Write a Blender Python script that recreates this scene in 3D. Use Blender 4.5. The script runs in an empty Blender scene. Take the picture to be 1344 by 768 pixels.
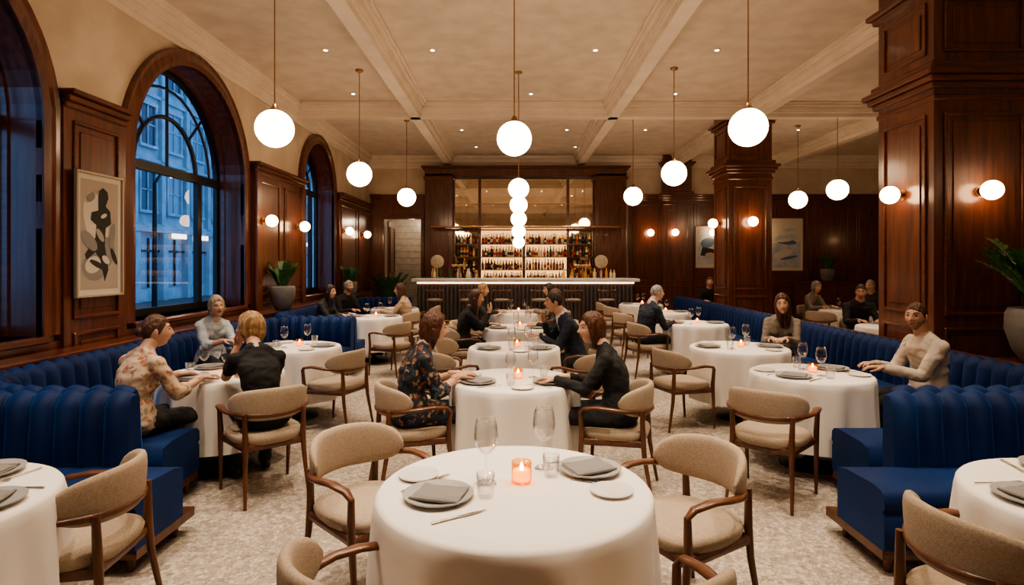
import bpy, math, random
import numpy as np
from mathutils import Vector, Matrix, noise
from mathutils.bvhtree import BVHTree
from math import sin,cos,pi,radians,atan2,sqrt,exp
random.seed(7)
S=bpy.context.scene; COL=S.collection
try: S.view_settings.look='AgX - Medium High Contrast'
except Exception: pass
# ---------------------------------------------------------------- materials
def M(name,c,rough=.5,metal=0,c2=None,scale=5,stretch=(1,1,1),bump=0,bscale=40,es=0,sheen=0,coat=0,kind='noise',ramp=(.35,.65),trans=0,spec=.5,detail=4,shtint=None,emit=None):
    m=bpy.data.materials.new(name); m.use_nodes=True
    nt=m.node_tree; N=nt.nodes; L=nt.links; b=N['Principled BSDF']
    C=lambda k:(k[0],k[1],k[2],1)
    b.inputs['Base Color'].default_value=C(c); b.inputs['Roughness'].default_value=rough
    b.inputs['Metallic'].default_value=metal; b.inputs['Specular IOR Level'].default_value=spec
    b.inputs['Coat Weight'].default_value=coat; b.inputs['Coat Roughness'].default_value=.15
    b.inputs['Transmission Weight'].default_value=trans
    if sheen:
        b.inputs['Sheen Weight'].default_value=sheen; b.inputs['Sheen Roughness'].default_value=.35
        b.inputs['Sheen Tint'].default_value=C(shtint or c)
    if es:
        b.inputs['Emission Color'].default_value=C(emit or c); b.inputs['Emission Strength'].default_value=es
    if c2 or bump:
        tc=N.new('ShaderNodeTexCoord'); mp=N.new('ShaderNodeMapping'); mp.inputs['Scale'].default_value=stretch
        L.new(tc.outputs['Object'],mp.inputs['Vector'])
    if c2:
        if kind=='noise':
            t=N.new('ShaderNodeTexNoise'); t.inputs['Scale'].default_value=scale; t.inputs['Detail'].default_value=detail; o=t.outputs['Fac']
        elif kind=='vor':
            t=N.new('ShaderNodeTexVoronoi'); t.inputs['Scale'].default_value=scale; o=t.outputs['Color']
        L.new(mp.outputs[0],t.inputs['Vector'])
        r=N.new('ShaderNodeValToRGB'); e=r.color_ramp.elements
        e[0].position=ramp[0]; e[1].position=ramp[1]; e[0].color=C(c); e[1].color=C(c2)
        L.new(o,r.inputs[0]); L.new(r.outputs[0],b.inputs['Base Color'])
    if bump:
        t2=N.new('ShaderNodeTexNoise'); t2.inputs['Scale'].default_value=bscale; t2.inputs['Detail'].default_value=3
        L.new(mp.outputs[0],t2.inputs['Vector'])
        bp=N.new('ShaderNodeBump'); bp.inputs['Strength'].default_value=bump; bp.inputs['Distance'].default_value=.01
        L.new(t2.outputs['Fac'],bp.inputs['Height']); L.new(bp.outputs[0],b.inputs['Normal'])
    return m
def floral(name,base,cols,scale=22):
    m=M(name,base,.8); nt=m.node_tree; N=nt.nodes; L=nt.links; b=N['Principled BSDF']
    tc=N.new('ShaderNodeTexCoord'); nz=N.new('ShaderNodeTexNoise'); nz.inputs['Scale'].default_value=scale; nz.inputs['Detail'].default_value=1.5
    v=N.new('ShaderNodeTexVoronoi'); v.inputs['Scale'].default_value=scale
    L.new(tc.outputs['Object'],nz.inputs['Vector']); 
    mx=N.new('ShaderNodeMixRGB'); mx.inputs[0].default_value=.09
    L.new(tc.outputs['Object'],mx.inputs[1]); L.new(nz.outputs['Color'],mx.inputs[2]); L.new(mx.outputs[0],v.inputs['Vector'])
    r2=N.new('ShaderNodeValToRGB'); r2.color_ramp.interpolation='CONSTANT'; f=r2.color_ramp.elements
    f[0].position=0; f[0].color=(*cols[2],1); f[1].position=.42; f[1].color=(*cols[1],1); x=f.new(.62); x.color=(*cols[0],1)
    L.new(v.outputs['Color'],r2.inputs[0])
    m2=N.new('ShaderNodeMixRGB'); st=N.new('ShaderNodeMapRange'); st.inputs[1].default_value=.34; st.inputs[2].default_value=.46; st.inputs[3].default_value=1; st.inputs[4].default_value=0
    m2.inputs[1].default_value=(*base,1)
    L.new(v.outputs['Distance'],st.inputs[0]); L.new(st.outputs[0],m2.inputs[0]); L.new(r2.outputs[0],m2.inputs[2])
    L.new(m2.outputs[0],b.inputs['Base Color'])
    return m
def glassmat(name,tint=(1,1,1),a=.05,k=.6,p=3,rough=.03):
    m=bpy.data.materials.new(name); m.use_nodes=True; nt=m.node_tree; N=nt.nodes; L=nt.links
    N.remove(N['Principled BSDF']); out=N['Material Output']
    t=N.new('ShaderNodeBsdfTransparent'); t.inputs[0].default_value=(*tint,1)
    g=N.new('ShaderNodeBsdfGlossy'); g.inputs['Roughness'].default_value=rough
    lw=N.new('ShaderNodeLayerWeight'); lw.inputs[0].default_value=.5
    pw_=N.new('ShaderNodeMath'); pw_.operation='POWER'; pw_.inputs[1].default_value=p; L.new(lw.outputs['Facing'],pw_.inputs[0])
    ma=N.new('ShaderNodeMath'); ma.operation='MULTIPLY_ADD'; ma.inputs[1].default_value=k; ma.inputs[2].default_value=a; L.new(pw_.outputs[0],ma.inputs[0])
    mx=N.new('ShaderNodeMixShader'); L.new(ma.outputs[0],mx.inputs[0]); L.new(t.outputs[0],mx.inputs[1]); L.new(g.outputs[0],mx.inputs[2]); L.new(mx.outputs[0],out.inputs[0])
    return m
WOOD=M('mahogany',(.065,.017,.008),.32,c2=(.19,.057,.025),scale=3,stretch=(6,6,.6),bump=.05,bscale=30,coat=.45,ramp=(.3,.75),detail=6)
WOODH=M('mahogany_rail',(.075,.020,.009),.28,c2=(.18,.054,.024),scale=4,stretch=(.6,.6,6),coat=.45,ramp=(.3,.75),detail=6)
WALN=M('walnut',(.075,.026,.011),.36,c2=(.16,.058,.026),scale=6,stretch=(3,3,1),coat=.2,ramp=(.3,.75),detail=5)
PLAS=M('wall_plaster',(.55,.44,.33),.85,c2=(.66,.55,.43),scale=2.2,bump=.3,bscale=9,detail=8)
CEIL=M('ceiling_plaster',(.62,.525,.43),.85,c2=(.72,.62,.52),scale=3,bump=.3,bscale=10,detail=9)
CEIB=M('ceiling_beam_plaster',(.70,.60,.50),.8,c2=(.78,.68,.57),scale=2.0,detail=6)
VELV=M('blue_velvet',(.0024,.014,.070),.62,c2=(.0045,.025,.11),scale=3,sheen=.5,shtint=(.05,.18,.58),spec=.2,bump=.05,bscale=60)
LINEN=M('white_linen',(.84,.80,.755),.85,bump=.12,bscale=14,sheen=.1)
NAPK=M('grey_napkin',(.23,.22,.215),.9,bump=.3,bscale=60)
BEIGE=M('beige_upholstery',(.33,.255,.19),.9,c2=(.43,.34,.255),scale=120,bump=.25,bscale=250,sheen=.2)
BRASS=M('brass',(.42,.24,.12),.38,1)
DARK=M('dark_bronze',(.02,.017,.015),.45,.6)
FRAMEM=M('window_frame_black',(.014,.012,.012),.4)
PORC=M('porcelain',(.75,.72,.68),.25)
GREYP=M('grey_stoneware',(.36,.35,.34),.4)
STEEL=M('steel',(.55,.53,.51),.22,1)
GLASS=glassmat('clear_glass',(.975,.975,.975),.04,.85,2.2)
WGLASS=glassmat('window_glass',(.95,.98,1),.035,.35,4,.0)
AMBG=glassmat('amber_glass',(1,.72,.38),.06,.4,3)
GLOBE=M('opal_globe',(1,.82,.6),.3,es=16,emit=(1,.71,.44))
SGLOBE=M('opal_sconce',(1,.78,.55),.3,es=20,emit=(1,.62,.32))
FLAME=M('candle_flame',(1,.6,.2),.5,es=120,emit=(1,.55,.2))
WAX=M('candle_wax',(.9,.55,.2),.5,es=4,emit=(1,.46,.08))
GLOWB=M('backbar_glow',(.5,.3,.15),.5,es=1.7,emit=(1,.54,.22))
GLOWW=M('led_strip',(1,.9,.8),.5,es=3,emit=(1,.8,.6))
DL=M('downlight_lens',(1,.9,.75),.5,es=30,emit=(1,.84,.64))
MIRR=M('mirror',(.74,.64,.52),.03,1)
MARB=M('white_marble',(.55,.53,.5),.2,c2=(.75,.73,.7),scale=3,detail=10)
BARF=M('ribbed_bar_front',(.16,.15,.14),.35,.5)
POT=M('grey_planter',(.15,.14,.13),.7,c2=(.21,.20,.19),scale=6,bump=.1,bscale=30)
LEAF=M('leaf_green',(.025,.085,.025),.35,c2=(.06,.19,.05),scale=12)
STEM=M('plant_stem',(.05,.13,.04),.5)
SOIL=M('soil',(.02,.012,.008),.9)
TILE=M('beige_tile',(.42,.37,.31),.3,c2=(.52,.47,.4),scale=8)
# ---------------------------------------------------------------- builder
class B:
    def __init__(s): s.v=[];s.f=[];s.m=[];s.sm=[];s.mats=[];s.T=Matrix()
    def mi(s,mat):
        if mat not in s.mats: s.mats.append(mat)
        return s.mats.index(mat)
    def add(s,vs,fs,mat,smooth=False):
        o=len(s.v); k=s.mi(mat); T=s.T
        s.v+=[tuple(T@Vector(v)) for v in vs]
        for f in fs: s.f.append(tuple(i+o for i in f))
        s.m+=[k]*len(fs); s.sm+=[smooth]*len(fs)
    def box(s,x0,x1,y0,y1,z0,z1,mat,bev=0):
        if bev<=0:
            vs=[(x,y,z) for x in(x0,x1) for y in(y0,y1) for z in(z0,z1)]
            s.add(vs,[(0,1,3,2),(4,6,7,5),(0,4,5,1),(2,3,7,6),(0,2,6,4),(1,5,7,3)],mat); return
        X=(x0,x1);Y=(y0,y1);Z=(z0,z1); vs=[];idx={}
        for i in(0,1):
            for j in(0,1):
                for k in(0,1):
                    sx=bev*(1-2*i);sy=bev*(1-2*j);sz=bev*(1-2*k)
                    idx[i,j,k]=len(vs)
                    vs+=[(X[i],Y[j]+sy,Z[k]+sz),(X[i]+sx,Y[j],Z[k]+sz),(X[i]+sx,Y[j]+sy,Z[k])]
        q=lambda i,j,k,a:idx[i,j,k]+a
        fs=[]
        for i in(0,1): fs+=[(q(i,0,0,0),q(i,1,0,0),q(i,1,1,0),q(i,0,1,0)),(q(0,i,0,1),q(1,i,0,1),q(1,i,1,1),q(0,i,1,1)),(q(0,0,i,2),q(1,0,i,2),q(1,1,i,2),q(0,1,i,2))]
        for i in(0,1):
            for j in(0,1):
                fs+=[(q(i,j,0,0),q(i,j,1,0),q(i,j,1,1),q(i,j,0,1)),(q(i,0,j,0),q(i,1,j,0),q(i,1,j,2),q(i,0,j,2)),(q(0,i,j,1),q(1,i,j,1),q(1,i,j,2),q(0,i,j,2))]
                for k in(0,1): fs.append((q(i,j,k,0),q(i,j,k,1),q(i,j,k,2)))
        s.add(vs,fs,mat)
    def loft(s,rings,mat,smooth=True,cap=True,closed=True,loop=False):
        n=len(rings[0]); vs=[p for r in rings for p in r]; fs=[]
        R=len(rings)
        for i in range(R if loop else R-1):
            a=i*n; c=((i+1)%R)*n
            for j in range(n if closed else n-1):
                k=(j+1)%n; fs.append((a+j,a+k,c+k,c+j))
        s.add(vs,fs,mat,smooth)
        if cap and not loop:
            s.add(list(rings[0]),[tuple(range(n))],mat); s.add(list(rings[-1]),[tuple(range(n))],mat)
    def lathe(s,prof,mat,n=24,c=(0,0,0),smooth=True):
        rings=[[(c[0]+max(r,1e-4)*cos(2*pi*j/n),c[1]+max(r,1e-4)*sin(2*pi*j/n),c[2]+z) for j in range(n)] for r,z in prof]
        s.loft(rings,mat,smooth,cap=False)
    def tube(s,pts,rad,mat,n=8,up=(0,0,1),smooth=True,loop=False):
        P=[Vector(p) for p in pts]; L=len(P); up=Vector(up); rings=[]
        for i,p in enumerate(P):
            if loop: t=P[(i+1)%L]-P[i-1]
            else: t=P[min(i+1,L-1)]-P[max(i-1,0)]
            t.normalize(); u=up
            if abs(t.dot(u))>.97: u=Vector((1,0,0)) if abs(t.x)<.9 else Vector((0,1,0))
            a=t.cross(u).normalized(); b=a.cross(t)
            r=rad[i] if isinstance(rad,list) else rad
            ra,rb=r if isinstance(r,tuple) else (r,r)
            rings.append([tuple(p+a*ra*cos(2*pi*j/n)+b*rb*sin(2*pi*j/n)) for j in range(n)])
        s.loft(rings,mat,smooth,loop=loop)
    def ball(s,c,r,mat,n=16,m=10):
        if not isinstance(r,tuple): r=(r,r,r)
        rings=[[(c[0]+r[0]*max(sin(pi*i/m),1e-3)*cos(2*pi*j/n),c[1]+r[1]*max(sin(pi*i/m),1e-3)*sin(2*pi*j/n),c[2]-r[2]*cos(pi*i/m)) for j in range(n)] for i in range(m+1)]
        s.loft(rings,mat,True)
    def caps(s,p,q,r0,r1,mat,n=12,step=.03):
        p=Vector(p);q=Vector(q);t=q-p;L=max(t.length,1e-5);t.normalize()
        u=Vector((0,0,1)) if abs(t.z)<.9 else Vector((1,0,0)); a=t.cross(u).normalized(); b=a.cross(t)
        rings=[]
        def ring(c,r): rings.append([tuple(c+a*r*cos(2*pi*j/n)+b*r*sin(2*pi*j/n)) for j in range(n)])
        for k in(5,45,70): ring(p-t*r0*cos(radians(k)),r0*sin(radians(k)))
        m=max(2,int(L/step)+1)
        for i in range(m): f=i/(m-1); ring(p.lerp(q,f),r0+(r1-r0)*f)
        for k in(70,45,5): ring(q+t*r1*cos(radians(k)),r1*sin(radians(k)))
        s.loft(rings,mat)
    def mesh(s,name,fix=True):
        me=bpy.data.meshes.new(name); me.from_pydata(s.v,[],s.f)
        for m in s.mats: me.materials.append(m)
        me.polygons.foreach_set('material_index',s.m); me.polygons.foreach_set('use_smooth',s.sm); me.update()
        if fix:
            import bmesh
            bm=bmesh.new(); bm.from_mesh(me); bmesh.ops.recalc_face_normals(bm,faces=bm.faces); bm.to_mesh(me); bm.free()
        return me
    def obj(s,name,loc=(0,0,0),rz=0,fix=True):
        return inst(name,s.mesh(name,fix),loc,rz)
def inst(name,me,loc=(0,0,0),rz=0,sc=1):
    o=bpy.data.objects.new(name,me); o.location=loc; o.rotation_euler=(0,0,rz)
    o.scale=(sc,sc,sc); COL.objects.link(o); return o
H=4.7; XL=-4.2; XR=10.8; YB=17.0; YF=-2.2
def moldrect(b,x0,x1,z0,z1,y,mat=WOODH,w=.035,d=.022):
    b.box(x0,x1,y,y+d,z0,z0+w,mat,.006); b.box(x0,x1,y,y+d,z1-w,z1,mat,.006)
    b.box(x0,x0+w,y,y+d,z0+w,z1-w,mat,.006); b.box(x1-w,x1,y,y+d,z0+w,z1-w,mat,.006)
def panels(b,x0,x1,z1,n,y0=0,th=.05,cap=True,zs=None):
    b.box(x0,x1,y0,y0+th,0,z1,WOOD)
    b.box(x0,x1,y0+th,y0+th+.025,0,.22,WOODH,.006)
    zs=zs or [(.34,1.0),(1.12,z1-.22)]
    w=(x1-x0)/n
    for i in range(n):
        for a,c in zs:
            moldrect(b,x0+i*w+.11,x0+(i+1)*w-.11,a,c,y0+th)
            b.box(x0+i*w+.2,x0+(i+1)*w-.2,y0+th,y0+th+.012,a+.09,c-.09,WOOD,.005)
    if cap:
        for e,a,c in((.03,z1-.12,z1-.06),(.06,z1-.06,z1),(.1,z1,z1+.05)):
            b.box(x0,x1,y0,y0+th+e,a,c,WOODH,.01)
def frame(ox,oy,xd,yd):
    return Matrix(((xd[0],yd[0],0,ox),(xd[1],yd[1],0,oy),(0,0,1,0),(0,0,0,1)))
TL=frame(XL,0,(0,1),(1,0)); TB=frame(0,YB,(1,0),(0,-1)); TR=frame(XR,0,(0,1),(-1,0)); TF=frame(0,YF,(1,0),(0,1))
# ---------------------------------------------------------------- floor / ceiling
b=B()
FL=M('mosaic_carpet',(.3,.25,.2),.95,bump=.3,bscale=60)
nt=FL.node_tree;N=nt.nodes;L=nt.links
tc=N.new('ShaderNodeTexCoord'); v=N.new('ShaderNodeTexVoronoi'); v.inputs['Scale'].default_value=36; v.inputs['Randomness'].default_value=.7; v.distance='CHEBYCHEV'
v2=N.new('ShaderNodeTexVoronoi'); v2.feature='DISTANCE_TO_EDGE'; v2.inputs['Scale'].default_value=36; v2.inputs['Randomness'].default_value=.7
nz=N.new('ShaderNodeTexNoise'); nz.inputs['Scale'].default_value=1.3; nz.inputs['Detail'].default_value=5
for t in(v,v2,nz): L.new(tc.outputs['Object'],t.inputs['Vector'])
r=N.new('ShaderNodeValToRGB'); e=r.color_ramp.elements; e[0].position=.1;e[0].color=(.28,.24,.205,1);e[1].position=.9;e[1].color=(.53,.47,.41,1)
L.new(v.outputs['Color'],r.inputs[0])
r2=N.new('ShaderNodeValToRGB'); e=r2.color_ramp.elements; e[0].position=.02;e[0].color=(.68,.66,.64,1);e[1].position=.12;e[1].color=(1,1,1,1); L.new(v2.outputs['Distance'],r2.inputs[0])
r3=N.new('ShaderNodeValToRGB'); e=r3.color_ramp.elements; e[0].position=.35;e[0].color=(.86,.85,.84,1);e[1].position=.65;e[1].color=(1.05,1.03,1,1); L.new(nz.outputs['Fac'],r3.inputs[0])
def mul(a,c):
    m=N.new('ShaderNodeMixRGB'); m.blend_type='MULTIPLY'; m.inputs[0].default_value=1; L.new(a,m.inputs[1]); L.new(c,m.inputs[2]); return m.outputs[0]
L.new(mul(mul(r.outputs[0],r2.outputs[0]),r3.outputs[0]),N['Principled BSDF'].inputs['Base Color'])
b.box(XL-.4,XR+.2,YF-.2,YB+.2,-.15,0,FL); b.obj('floor')
b=B(); b.box(XL-.4,XR+.2,YF-.2,YB+.2,H,H+.15,CEIL); b.obj('ceiling')
b=B()
def beam(x0,x1,y0,y1,ax):
    for e,z in((.0,.27),(.045,.19),(.06,.16),(.11,.08),(.15,.03)):
        if ax=='y': b.box(x0-e,x1+e,y0,y1,H-z,H,CEIB,.008)
        else: b.box(x0,x1,y0-e,y1+e,H-z,H,CEIB,.008)
for x in(-1.9,1.9,4.65,7.6): beam(x-.1,x+.1,YF,YB-.01,'y')
for y in(.4,5.9,11.45): beam(XL,XR,y-.1,y+.1,'x')
for e,z in((.16,.1),(.11,.2),(.06,.3),(.03,.36)):
    b.box(XL,XL+e,YF,YB,H-z,H,CEIB,.01); b.box(XR-e,XR,YF,YB,H-z,H,CEIB,.01); b.box(XL,XR,YB-e,YB,H-z,H,CEIB,.01); b.box(XL,XR,YF,YF+e,H-z,H,CEIB,.01)
b.obj('trim_ceiling_beams')
# ---------------------------------------------------------------- left wall with arches
WIN=[(3.95,1.3,2.9),(7.8,1.35,2.85),(12.7,1.0,3.2)]; SILL=1.0; RV=.36
b=B(); b.T=TL
def outline(yc,hw,sp,n=28):
    pts=[(yc-hw,SILL),(yc-hw,(SILL+sp)/2)]+[(yc-hw*cos(pi*i/n),sp+hw*sin(pi*i/n)) for i in range(n+1)]+[(yc+hw,(SILL+sp)/2),(yc+hw,SILL)]
    return pts
ys=[YF]+[w for W in WIN for w in(W[0]-W[1],W[0]+W[1])]+[YB]
for i in range(0,len(ys),2): b.box(ys[i],ys[i+1],-.4,0,0,H,PLAS)
for yc,hw,sp in WIN:
    b.box(yc-hw,yc+hw,-.4,0,0,SILL,PLAS)
    n=28
    for i in range(n):
        a0=yc-hw*cos(pi*i/n);a1=yc-hw*cos(pi*(i+1)/n);z0=sp+hw*sin(pi*i/n);z1=sp+hw*sin(pi*(i+1)/n)
        b.add([(a0,0,z0),(a1,0,z1),(a1,0,H),(a0,0,H),(a0,-.4,z0),(a1,-.4,z1),(a1,-.4,H),(a0,-.4,H)],[(0,1,2,3),(4,7,6,5),(0,4,5,1)],PLAS)
b.obj('wall_left')
def sweepo(b,pts,prof,mat,ctr):
    rings=[]
    L=len(pts)
    for i,(y,z) in enumerate(pts):
        p=Vector(pts[i]); t=(Vector(pts[min(i+1,L-1)])-Vector(pts[max(i-1,0)])).normalized(); nn=Vector((-t.y,t.x))
        if nn.dot(p-Vector(ctr))<0: nn=-nn
        rings.append([(p.x+nn.x*o,d,p.y+nn.y*o) for o,d in prof])
    b.loft(rings,mat,smooth=False)
for k,(yc,hw,sp) in enumerate(WIN):
    b=B(); b.T=TL; o=outline(yc,hw,sp); c=(yc,sp-.3)
    sweepo(b,o,[(-.0,-.39),(-.03,-.39),(-.03,.05),(0,.05)],WOOD,c)
    sweepo(b,o,[(-.03,0),(-.03,.07),(.03,.09),(.12,.06),(.17,.07),(.17,0)],WOOD,c)
    sweepo(b,o,[(-.05,-.3),(-.05,-.24),(-.03,-.24),(-.03,-.3)],WOODH,c)
    b.box(yc-hw,yc+hw,-.38,.1,SILL-.06,SILL,WOODH,.01)
    b.obj('trim_window_casing')
    b=B(); b.T=TL; F=-RV
    sweepo(b,o,[(-.02,F-.03),(-.1,F-.03),(-.1,F+.03),(-.02,F+.03)],FRAMEM,c)
    b.box(yc-hw,yc+hw,F-.03,F+.03,SILL,SILL+.09,FRAMEM)
    b.box(yc-hw,yc+hw,F-.04,F+.04,sp-.06,sp+.05,FRAMEM)
    b.box(yc+.56*hw-.05,yc+.56*hw+.05,F-.035,F+.035,SILL,sp,FRAMEM); b.box(yc-.62*hw-.035,yc-.62*hw+.035,F-.03,F+.03,SILL,sp,FRAMEM)
    for rr,tk in((.52,.03),(.80,.018)):
        b.tube([(yc-hw*rr*cos(pi*i/20),F,sp+hw*rr*sin(pi*i/20)) for i in range(21)],tk,FRAMEM,6,up=(0,1,0))
    for a in(45,90,135): b.tube([(yc+hw*.52*cos(radians(a))*(0 if a==90 else 1),F,sp+(0 if a==90 else hw*.52*sin(radians(a)))),(yc+hw*.95*cos(radians(a)),F,sp+hw*.95*sin(radians(a)))],.02,FRAMEM,6,up=(0,1,0))
    gp=[(y,z) for y,z in o]; b.add([(y,F,z) for y,z in gp],[tuple(range(len(gp)))],WGLASS)
    b.obj('window_%d'%(k+1))
b=B(); b.T=TL
panels(b,YF,2.48,3.2,3)
panels(b,5.42,6.28,3.2,1,th=.09)
panels(b,9.32,11.53,3.2,2,th=.12); panels(b,13.88,YB-.05,3.25,2,th=.12)
for yc,hw,sp in WIN: b.box(yc-hw-.17,yc+hw+.17,0,.05,0,SILL-.06,WOOD)
for y in(9.42,11.43): b.box(y-.1,y+.1,.12,.17,0,3.08,WOOD,.01)
b.obj('trim_panelling_left')
b=B(); b.box(XL+.13,-3.81,1.6,16.0,0,.84,WOOD); b.box(XL+.13,-3.80,1.6,16.0,.84,.88,WOODH,.008); b.obj('planter_ledge')
# ---------------------------------------------------------------- back wall
DX0,DX1,DZ=-3.7,-2.66,2.9
b=B(); b.box(XL-.2,DX0,YB,YB+.2,0,H,PLAS); b.box(DX1,XR+.2,YB,YB+.2,0,H,PLAS); b.box(DX0,DX1,YB,YB+.2,DZ,H,PLAS); b.obj('wall_back')
b=B(); b.T=TB
panels(b,XL+.1,DX0-.08,3.55,1); 
for x0,x1,n in((3.26,4.2,1),(5.0,XR,5)): panels(b,x0,x1,3.55,n)
b.box(DX0-.08,DX0,0,.09,0,DZ,WOODH,.01); b.box(DX1,DX1+.1,0,.09,0,DZ,WOODH,.01); b.box(DX0-.08,DX1+.1,0,.09,DZ,DZ+.12,WOODH,.01); b.box(DX0-.08,DX1+.1,0,.05,DZ+.12,3.6,WOOD)
b.obj('trim_panelling_back')
b=B(); b.box(DX0-.3,DX1+.3,YB+1.8,YB+1.9,0,3.2,TILE); b.box(DX0-.4,DX0-.3,YB+.2,YB+1.9,0,3.2,TILE); b.box(DX1+.3,DX1+.4,YB+.2,YB+1.9,0,3.2,TILE); b.box(DX0-.4,DX1+.4,YB+.2,YB+1.9,3.2,3.3,TILE); b.box(DX0-.4,DX1+.4,YB+.2,YB+1.9,-.1,0,FL)
for i in range(14): b.box(DX0-.3,DX1+.3,YB+1.79,YB+1.8,.2+i*.2,.205+i*.2,DARK)
b.obj('wall_service_corridor')
l=bpy.data.lights.new('corridor_lamp','POINT'); l.energy=18; l.color=(1,.8,.58); l.shadow_soft_size=.1; o=bpy.data.objects.new('corridor_lamp',l); o.location=(-3.1,YB+1,2.9); COL.objects.link(o)
b=B(); b.box(0,.05,0,.9,0.01,2.85,WOOD,.01); b.T=frame(.05,0,(0,1),(1,0)); moldrect(b,.12,.78,.2,1.2,0); moldrect(b,.12,.78,1.35,2.7,0); b.ball((.8,.04,1.05),.03,BRASS,10,6); b.T=Matrix(); b.obj('door_1',(DX0+.02,YB+.22,0))
b=B(); b.box(XR,XR+.2,YF-.2,YB+.2,0,H,PLAS); b.obj('wall_right')
b=B(); b.T=TR; panels(b,YF,YB-.1,3.55,10); b.obj('trim_panelling_right')
b=B(); b.box(XL-.4,XR+.2,YF-.2,YF,0,H,PLAS); b.obj('wall_front')
b=B(); b.T=TF; panels(b,XL+.1,XR-.1,3.2,9); b.obj('trim_panelling_front')
# ---------------------------------------------------------------- pillars
def pillar(x0,x1,y0,y1,name='wood_pillar'):
    b=B(); b.box(x0,x1,y0,y1,0,H,WOOD)
    for e,a,c in((.05,0,.28),(.03,.28,.34),(.02,3.28,3.34),(.05,3.4,3.46),(.09,3.46,3.52),(.13,3.52,3.58),(.06,3.58,3.66),(.05,4.38,4.44),(.10,4.44,4.5)):
        b.box(x0-e,x1+e,y0-e,min(y1+e,YB-.005),a,c,WOODH,.012)
    w=x1-x0;d=y1-y0
    for T,l in((frame(x0,y0,(1,0),(0,-1)),w),(frame(x0,y1,(1,0),(0,1)),w),(frame(x0,y0,(0,1),(-1,0)),d),(frame(x1,y0,(0,1),(1,0)),d)):
        if l<.5 or y1>16.9 and T[1][3]>16.9: continue
        b.T=T
        for a,c in((.45,1.0),(1.12,3.16),(3.76,4.3)):
            moldrect(b,.1,l-.1,a,c,0); b.box(.19,l-.19,0,.012,a+.09,c-.09,WOOD,.004)
    b.T=Matrix(); return b.obj(name)
pillar(4.2,5.2,5.95,6.85); pillar(4.2,5.05,11.65,12.5); pillar(4.2,5.0,16.75,YB-.005)
b=B(); b.tube([(0,0,0),(0,.02,0)],.06,BRASS,20); b.tube([(0,.02,0),(0,.07,0)],.018,BRASS,10); b.tube([(0,.055,0),(0,.075,0)],.05,BRASS,16); b.ball((0,.155,0),.095,SGLOBE,20,14)
SC=b.mesh('wall_sconce')
for x,y,z,r in((4.2,6.4,2.38,90),(4.66,5.95,2.36,180),(4.2,12.1,2.45,90),(4.62,11.65,2.45,180),(3.85,16.92,2.5,180),(4.5,16.75,2.5,180),(5.6,16.92,2.5,180),(7.0,16.92,2.5,180),
    (XL+.17,9.5,2.32,-90),(XL+.17,11.0,2.32,-90),(XL+.14,14.1,2.4,-90),(XL+.14,15.8,2.4,-90),(XR-.08,14.2,2.4,90),(XR-.08,10,2.4,90)):
    inst('wall_sconce',SC,(x,y,z),radians(r))
def pend(zg,r):
    b=B(); L=H-zg
    b.tube([(0,0,r),(0,0,L-.02)],.007,BRASS,8); b.lathe([(0,L),(.06,L),(.06,L-.02),(.02,L-.045),(0,L-.045)],BRASS,20)
    b.lathe([(.0,r+.06),(.02,r+.06),(.035,r+.02),(.07,r-.015),(.07,r-.03),(0,r-.03)],BRASS,20); b.ball((0,0,0),r,GLOBE,32,20); return b.mesh('globe_pendant_light')
PD=pend(3.05,.195)
for x,y in((-2.5,6.2),(2.42,6.15),(0,6.7),(-2.45,9.4),(2.5,9.3),(-2.3,12.7),(2.5,12.5),(6.3,13.2),(6.2,11.4)): inst('globe_pendant_light',PD,(x,y,3.05))
for x,y in((-2.5,2.2),(2.5,2.2),(7.8,6),(0,1.9),(7.5,2)): inst('globe_pendant_light',PD,(x,y,3.05))
b=B(); b.tube([(0,0,2.9),(0,0,H-.02)],.008,BRASS,8); b.lathe([(0,H),(.06,H),(.06,H-.02),(0,H-.04)],BRASS,20)
z=3.0
for r in(.165,.14,.125,.11,.095):
    z-=r; b.ball((0,0,z),r,GLOBE,24,16); z-=r*.72
    b.lathe([(0,z+.02),(.035,z+.02),(.035,z),(0,z)],BRASS,12)
b.obj('cascading_globe_pendant_light',(.07,9.5,0))
b=B(); b.lathe([(.0,-.012),(.028,-.012)],DL,16); b.lathe([(.028,-.012),(.05,-.012),(.055,0)],CEIB,16)
DLM=b.mesh('recessed_downlight')
def spot(x,y,e,sz,bl=.6):
    l=bpy.data.lights.new('downlight_beam','SPOT'); l.energy=e; l.color=(1,.81,.60); l.spot_size=radians(sz); l.spot_blend=bl; l.shadow_soft_size=.05
    o=bpy.data.objects.new('downlight_beam',l); o.location=(x,y,H-.03); COL.objects.link(o)
for y,xs in((2.5,(-2.5,-1.1,1.1,2.5)),(4.7,(-2.6,-.9,.9,2.6)),(6.8,(-2.6,2.6)),(8.5,(-2.7,-1.17,1.16,2.9,6)),(10.7,(-2.9,.3,2.9)),(13.6,(-1.2,1.2,3,6.5)),(15.6,(-1,.3,1.6))):
    for x in xs:
        inst('recessed_downlight',DLM,(x,y,H)); spot(x,y,290 if y<12 else 170,78,.75)
inst('recessed_downlight',DLM,(.0,2.95,H)); spot(0,2.9,300,64,.8)
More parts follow.
